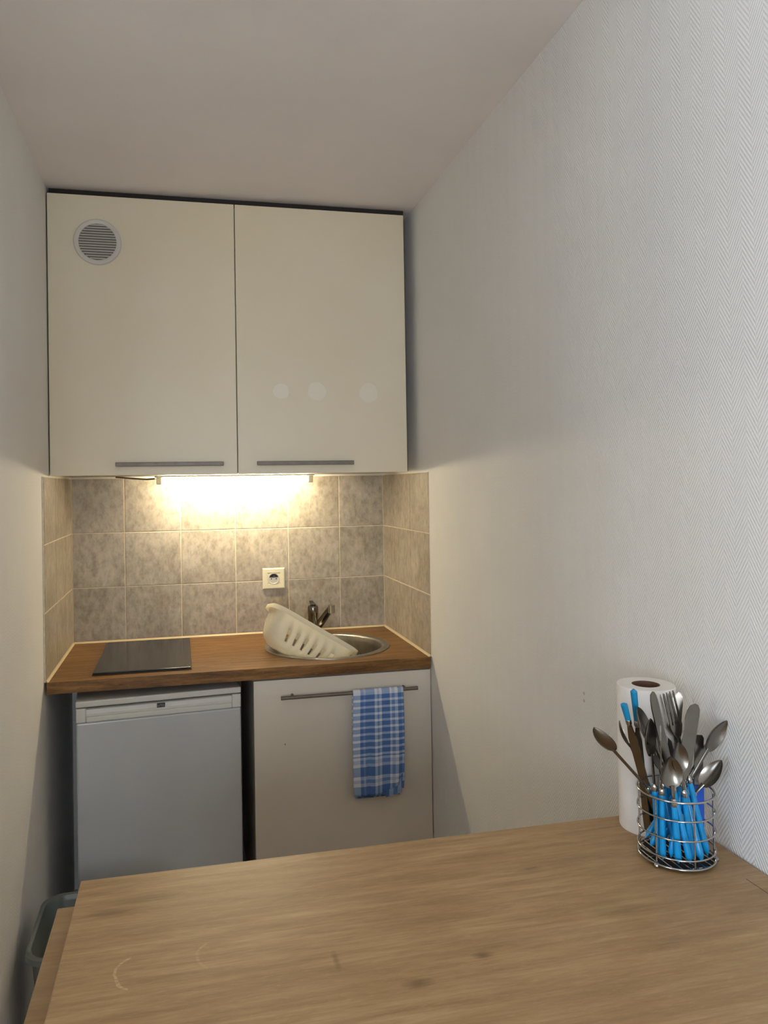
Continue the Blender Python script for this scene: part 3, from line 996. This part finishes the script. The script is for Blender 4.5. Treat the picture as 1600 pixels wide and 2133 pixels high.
def utensil(kind, label, butt, tip, spin=0.0, hl=.098, r=.0046, hmat='blue_plastic', bl=.052, bw=.034, dp=.007, wd=.018):
    butt, tip = Vector(butt), Vector(tip)
    rad = math.hypot(butt.x, butt.y)
    if butt.z < .1 and rad > .041: butt.x *= .041 / rad; butt.y *= .041 / rad
    z = (tip - butt); L = z.length; z.normalize()
    y = Vector((0.21, 0.97, -.1)); y = (y - z * y.dot(z)).normalized()
    x = y.cross(z)
    m = Matrix((x, y, z)).transposed() @ Matrix.Rotation(spin, 3, 'Z')
    cat = {'spoon': 'spoon', 'teaspoon': 'spoon', 'fork': 'fork', 'knife': 'knife', 'peeler': 'peeler'}[kind]
    t = thing({'spoon': 'spoon', 'teaspoon': 'teaspoon', 'fork': 'fork', 'knife': 'table_knife', 'peeler': 'flat_peeler'}[kind], label, cat, BO + butt, 'cutlery in the wire basket')
    t.rotation_euler = m.to_euler()
    obj('handle', handle_mesh(hl, r, 2.7 if kind == 'peeler' else 1.15), hmat, t, True)
    z0 = hl + .002
    if kind != 'peeler': obj('ferrule', ferrule_mesh(hl, r), 'chrome', t, True)
    if kind in ('spoon', 'teaspoon'): obj('bowl', spoon_head(z0 + .004, L, bl, bw, dp), 'steel', t, True)
    elif kind == 'fork': obj('tines', fork_head(z0 + .004, L), 'steel', t)
    elif kind == 'knife': obj('blade', knife_head(z0 + .004, L, wd), 'steel', t)
    else: obj('blade', peeler_head(z0, L), 'steel', t)
    return t

utensil('knife', 'blue-handled table knife with the widest brown-grey blade, front centre of the basket', (-0.0268, -0.0247, 0.0140), (0.0273, -0.0101, 0.2232), .15, .100, wd=.0215)
utensil('spoon', 'blue-handled tablespoon left of the forks, tan bowl up against the paper roll', (0.0341, -0.0134, 0.0120), (-0.0610, -0.0010, 0.2215), .9, .108, bl=.058, bw=.036)
utensil('fork', 'blue-handled fork with its tines up, left one of the two forks', (0.0327, -0.0272, 0.0100), (-0.0057, 0.0038, 0.2384), .35, .105)
utensil('fork', 'blue-handled fork with its tines up, right one of the two forks', (0.0127, -0.0405, 0.0100), (0.0022, 0.0293, 0.2279), -.1, .100)
utensil('knife', 'blue-handled table knife with a narrow grey blade, tallest left of the forks', (-0.0074, -0.0418, 0.0100), (-0.0345, 0.0005, 0.2420), .5, .100, wd=.016)
utensil('spoon', 'blue-handled spoon leaning furthest left over the basket rim', (0.0386, 0.0177, 0.0180), (-0.1349, -0.0107, 0.2010), 2.3, .110, bl=.050, bw=.022, dp=.006)
utensil('spoon', 'blue-handled tablespoon leaning right with the largest dark bowl', (-0.0424, 0.0022, 0.0200), (0.0877, -0.0006, 0.1908), .55, .100, bl=.054, bw=.030, dp=.008)
utensil('teaspoon', 'blue-handled small spoon leaning right below the largest right-hand bowl', (-0.0378, 0.0195, 0.0240), (0.0762, 0.0160, 0.1575), .7, .098, bl=.042, bw=.022, dp=.006)
utensil('teaspoon', 'blue-handled bright shiny spoon leaning lowest to the right', (-0.0336, 0.0089, 0.0160), (0.0696, -0.0127, 0.1371), -.9, .092, bl=.048, bw=.022, dp=.005)
utensil('teaspoon', 'blue-handled short spoon with its hollow facing front, low left of the wide knife', (-0.0223, -0.0357, 0.0100), (-0.0296, -0.0323, 0.1600), .05, .082, bl=.046, bw=.029)
utensil('knife', 'blue-handled table knife behind the wide blade, pointed grey tip showing right of the forks', (-0.0001, 0.0254, 0.0140), (0.0333, 0.0353, 0.2276), -.35, .100, wd=.017)
utensil('peeler', 'flat grey-bladed peeler with a broad royal blue handle at the right of the basket', (.0340, .0010, .0120), (.0520, .0130, .1680), .1, .085, .0046, 'royal_plastic')
utensil('knife', 'upside-down table knife, short blue handle leaning left in front of the paper roll', (-0.0821, -0.0023, 0.2300), (-0.0067, 0.0330, 0.0198), .9, .030, .0045, 'teal_plastic', wd=.014)
utensil('knife', 'upside-down table knife, upright blue handle standing highest in front of the paper roll', (-0.0560, 0.0128, 0.2445), (-0.0209, 0.0370, 0.0188), 1.2, .052, .0048, 'teal_plastic', wd=.014)
utensil('teaspoon', 'upside-down short spoon, blue handle end up behind the wide blade at the right', (0.0321, 0.0272, 0.1300), (0.0175, 0.0370, 0.0451), 1.2, .065, .0065, 'teal_plastic', bl=.03, bw=.018, dp=.004)
utensil('teaspoon', 'blue-handled spoon at the back left with only its thin tip showing', (0.0178, 0.0386, 0.0140), (-0.0697, 0.0313, 0.1932), 1.3, .098, bl=.044, bw=.022, dp=.005)
utensil('spoon', 'blue-handled spoon upright at the left edge of the basket beside the paper roll', (-0.0324, -0.0068, 0.0100), (-0.0529, -0.0193, 0.2109), .75, .098, bl=.056, bw=.030)
utensil('knife', 'blue-handled table knife upright at the left, dark blade edge-on left of the short spoon', (-0.0372, -0.0205, 0.0100), (-0.0372, -0.0225, 0.2052), 1.15, .094, wd=.016)
utensil('fork', 'blue-handled fork crossing behind the short spoon, tines low and dark', (-0.0124, -0.0193, 0.0100), (-0.0265, 0.0182, 0.1926), .5, .096)
utensil('teaspoon', 'blue-handled small spoon with its bowl tucked behind the short spoon', (0.0032, -0.0304, 0.0100), (-0.0145, -0.0288, 0.1767), .3, .092, bl=.044, bw=.026)
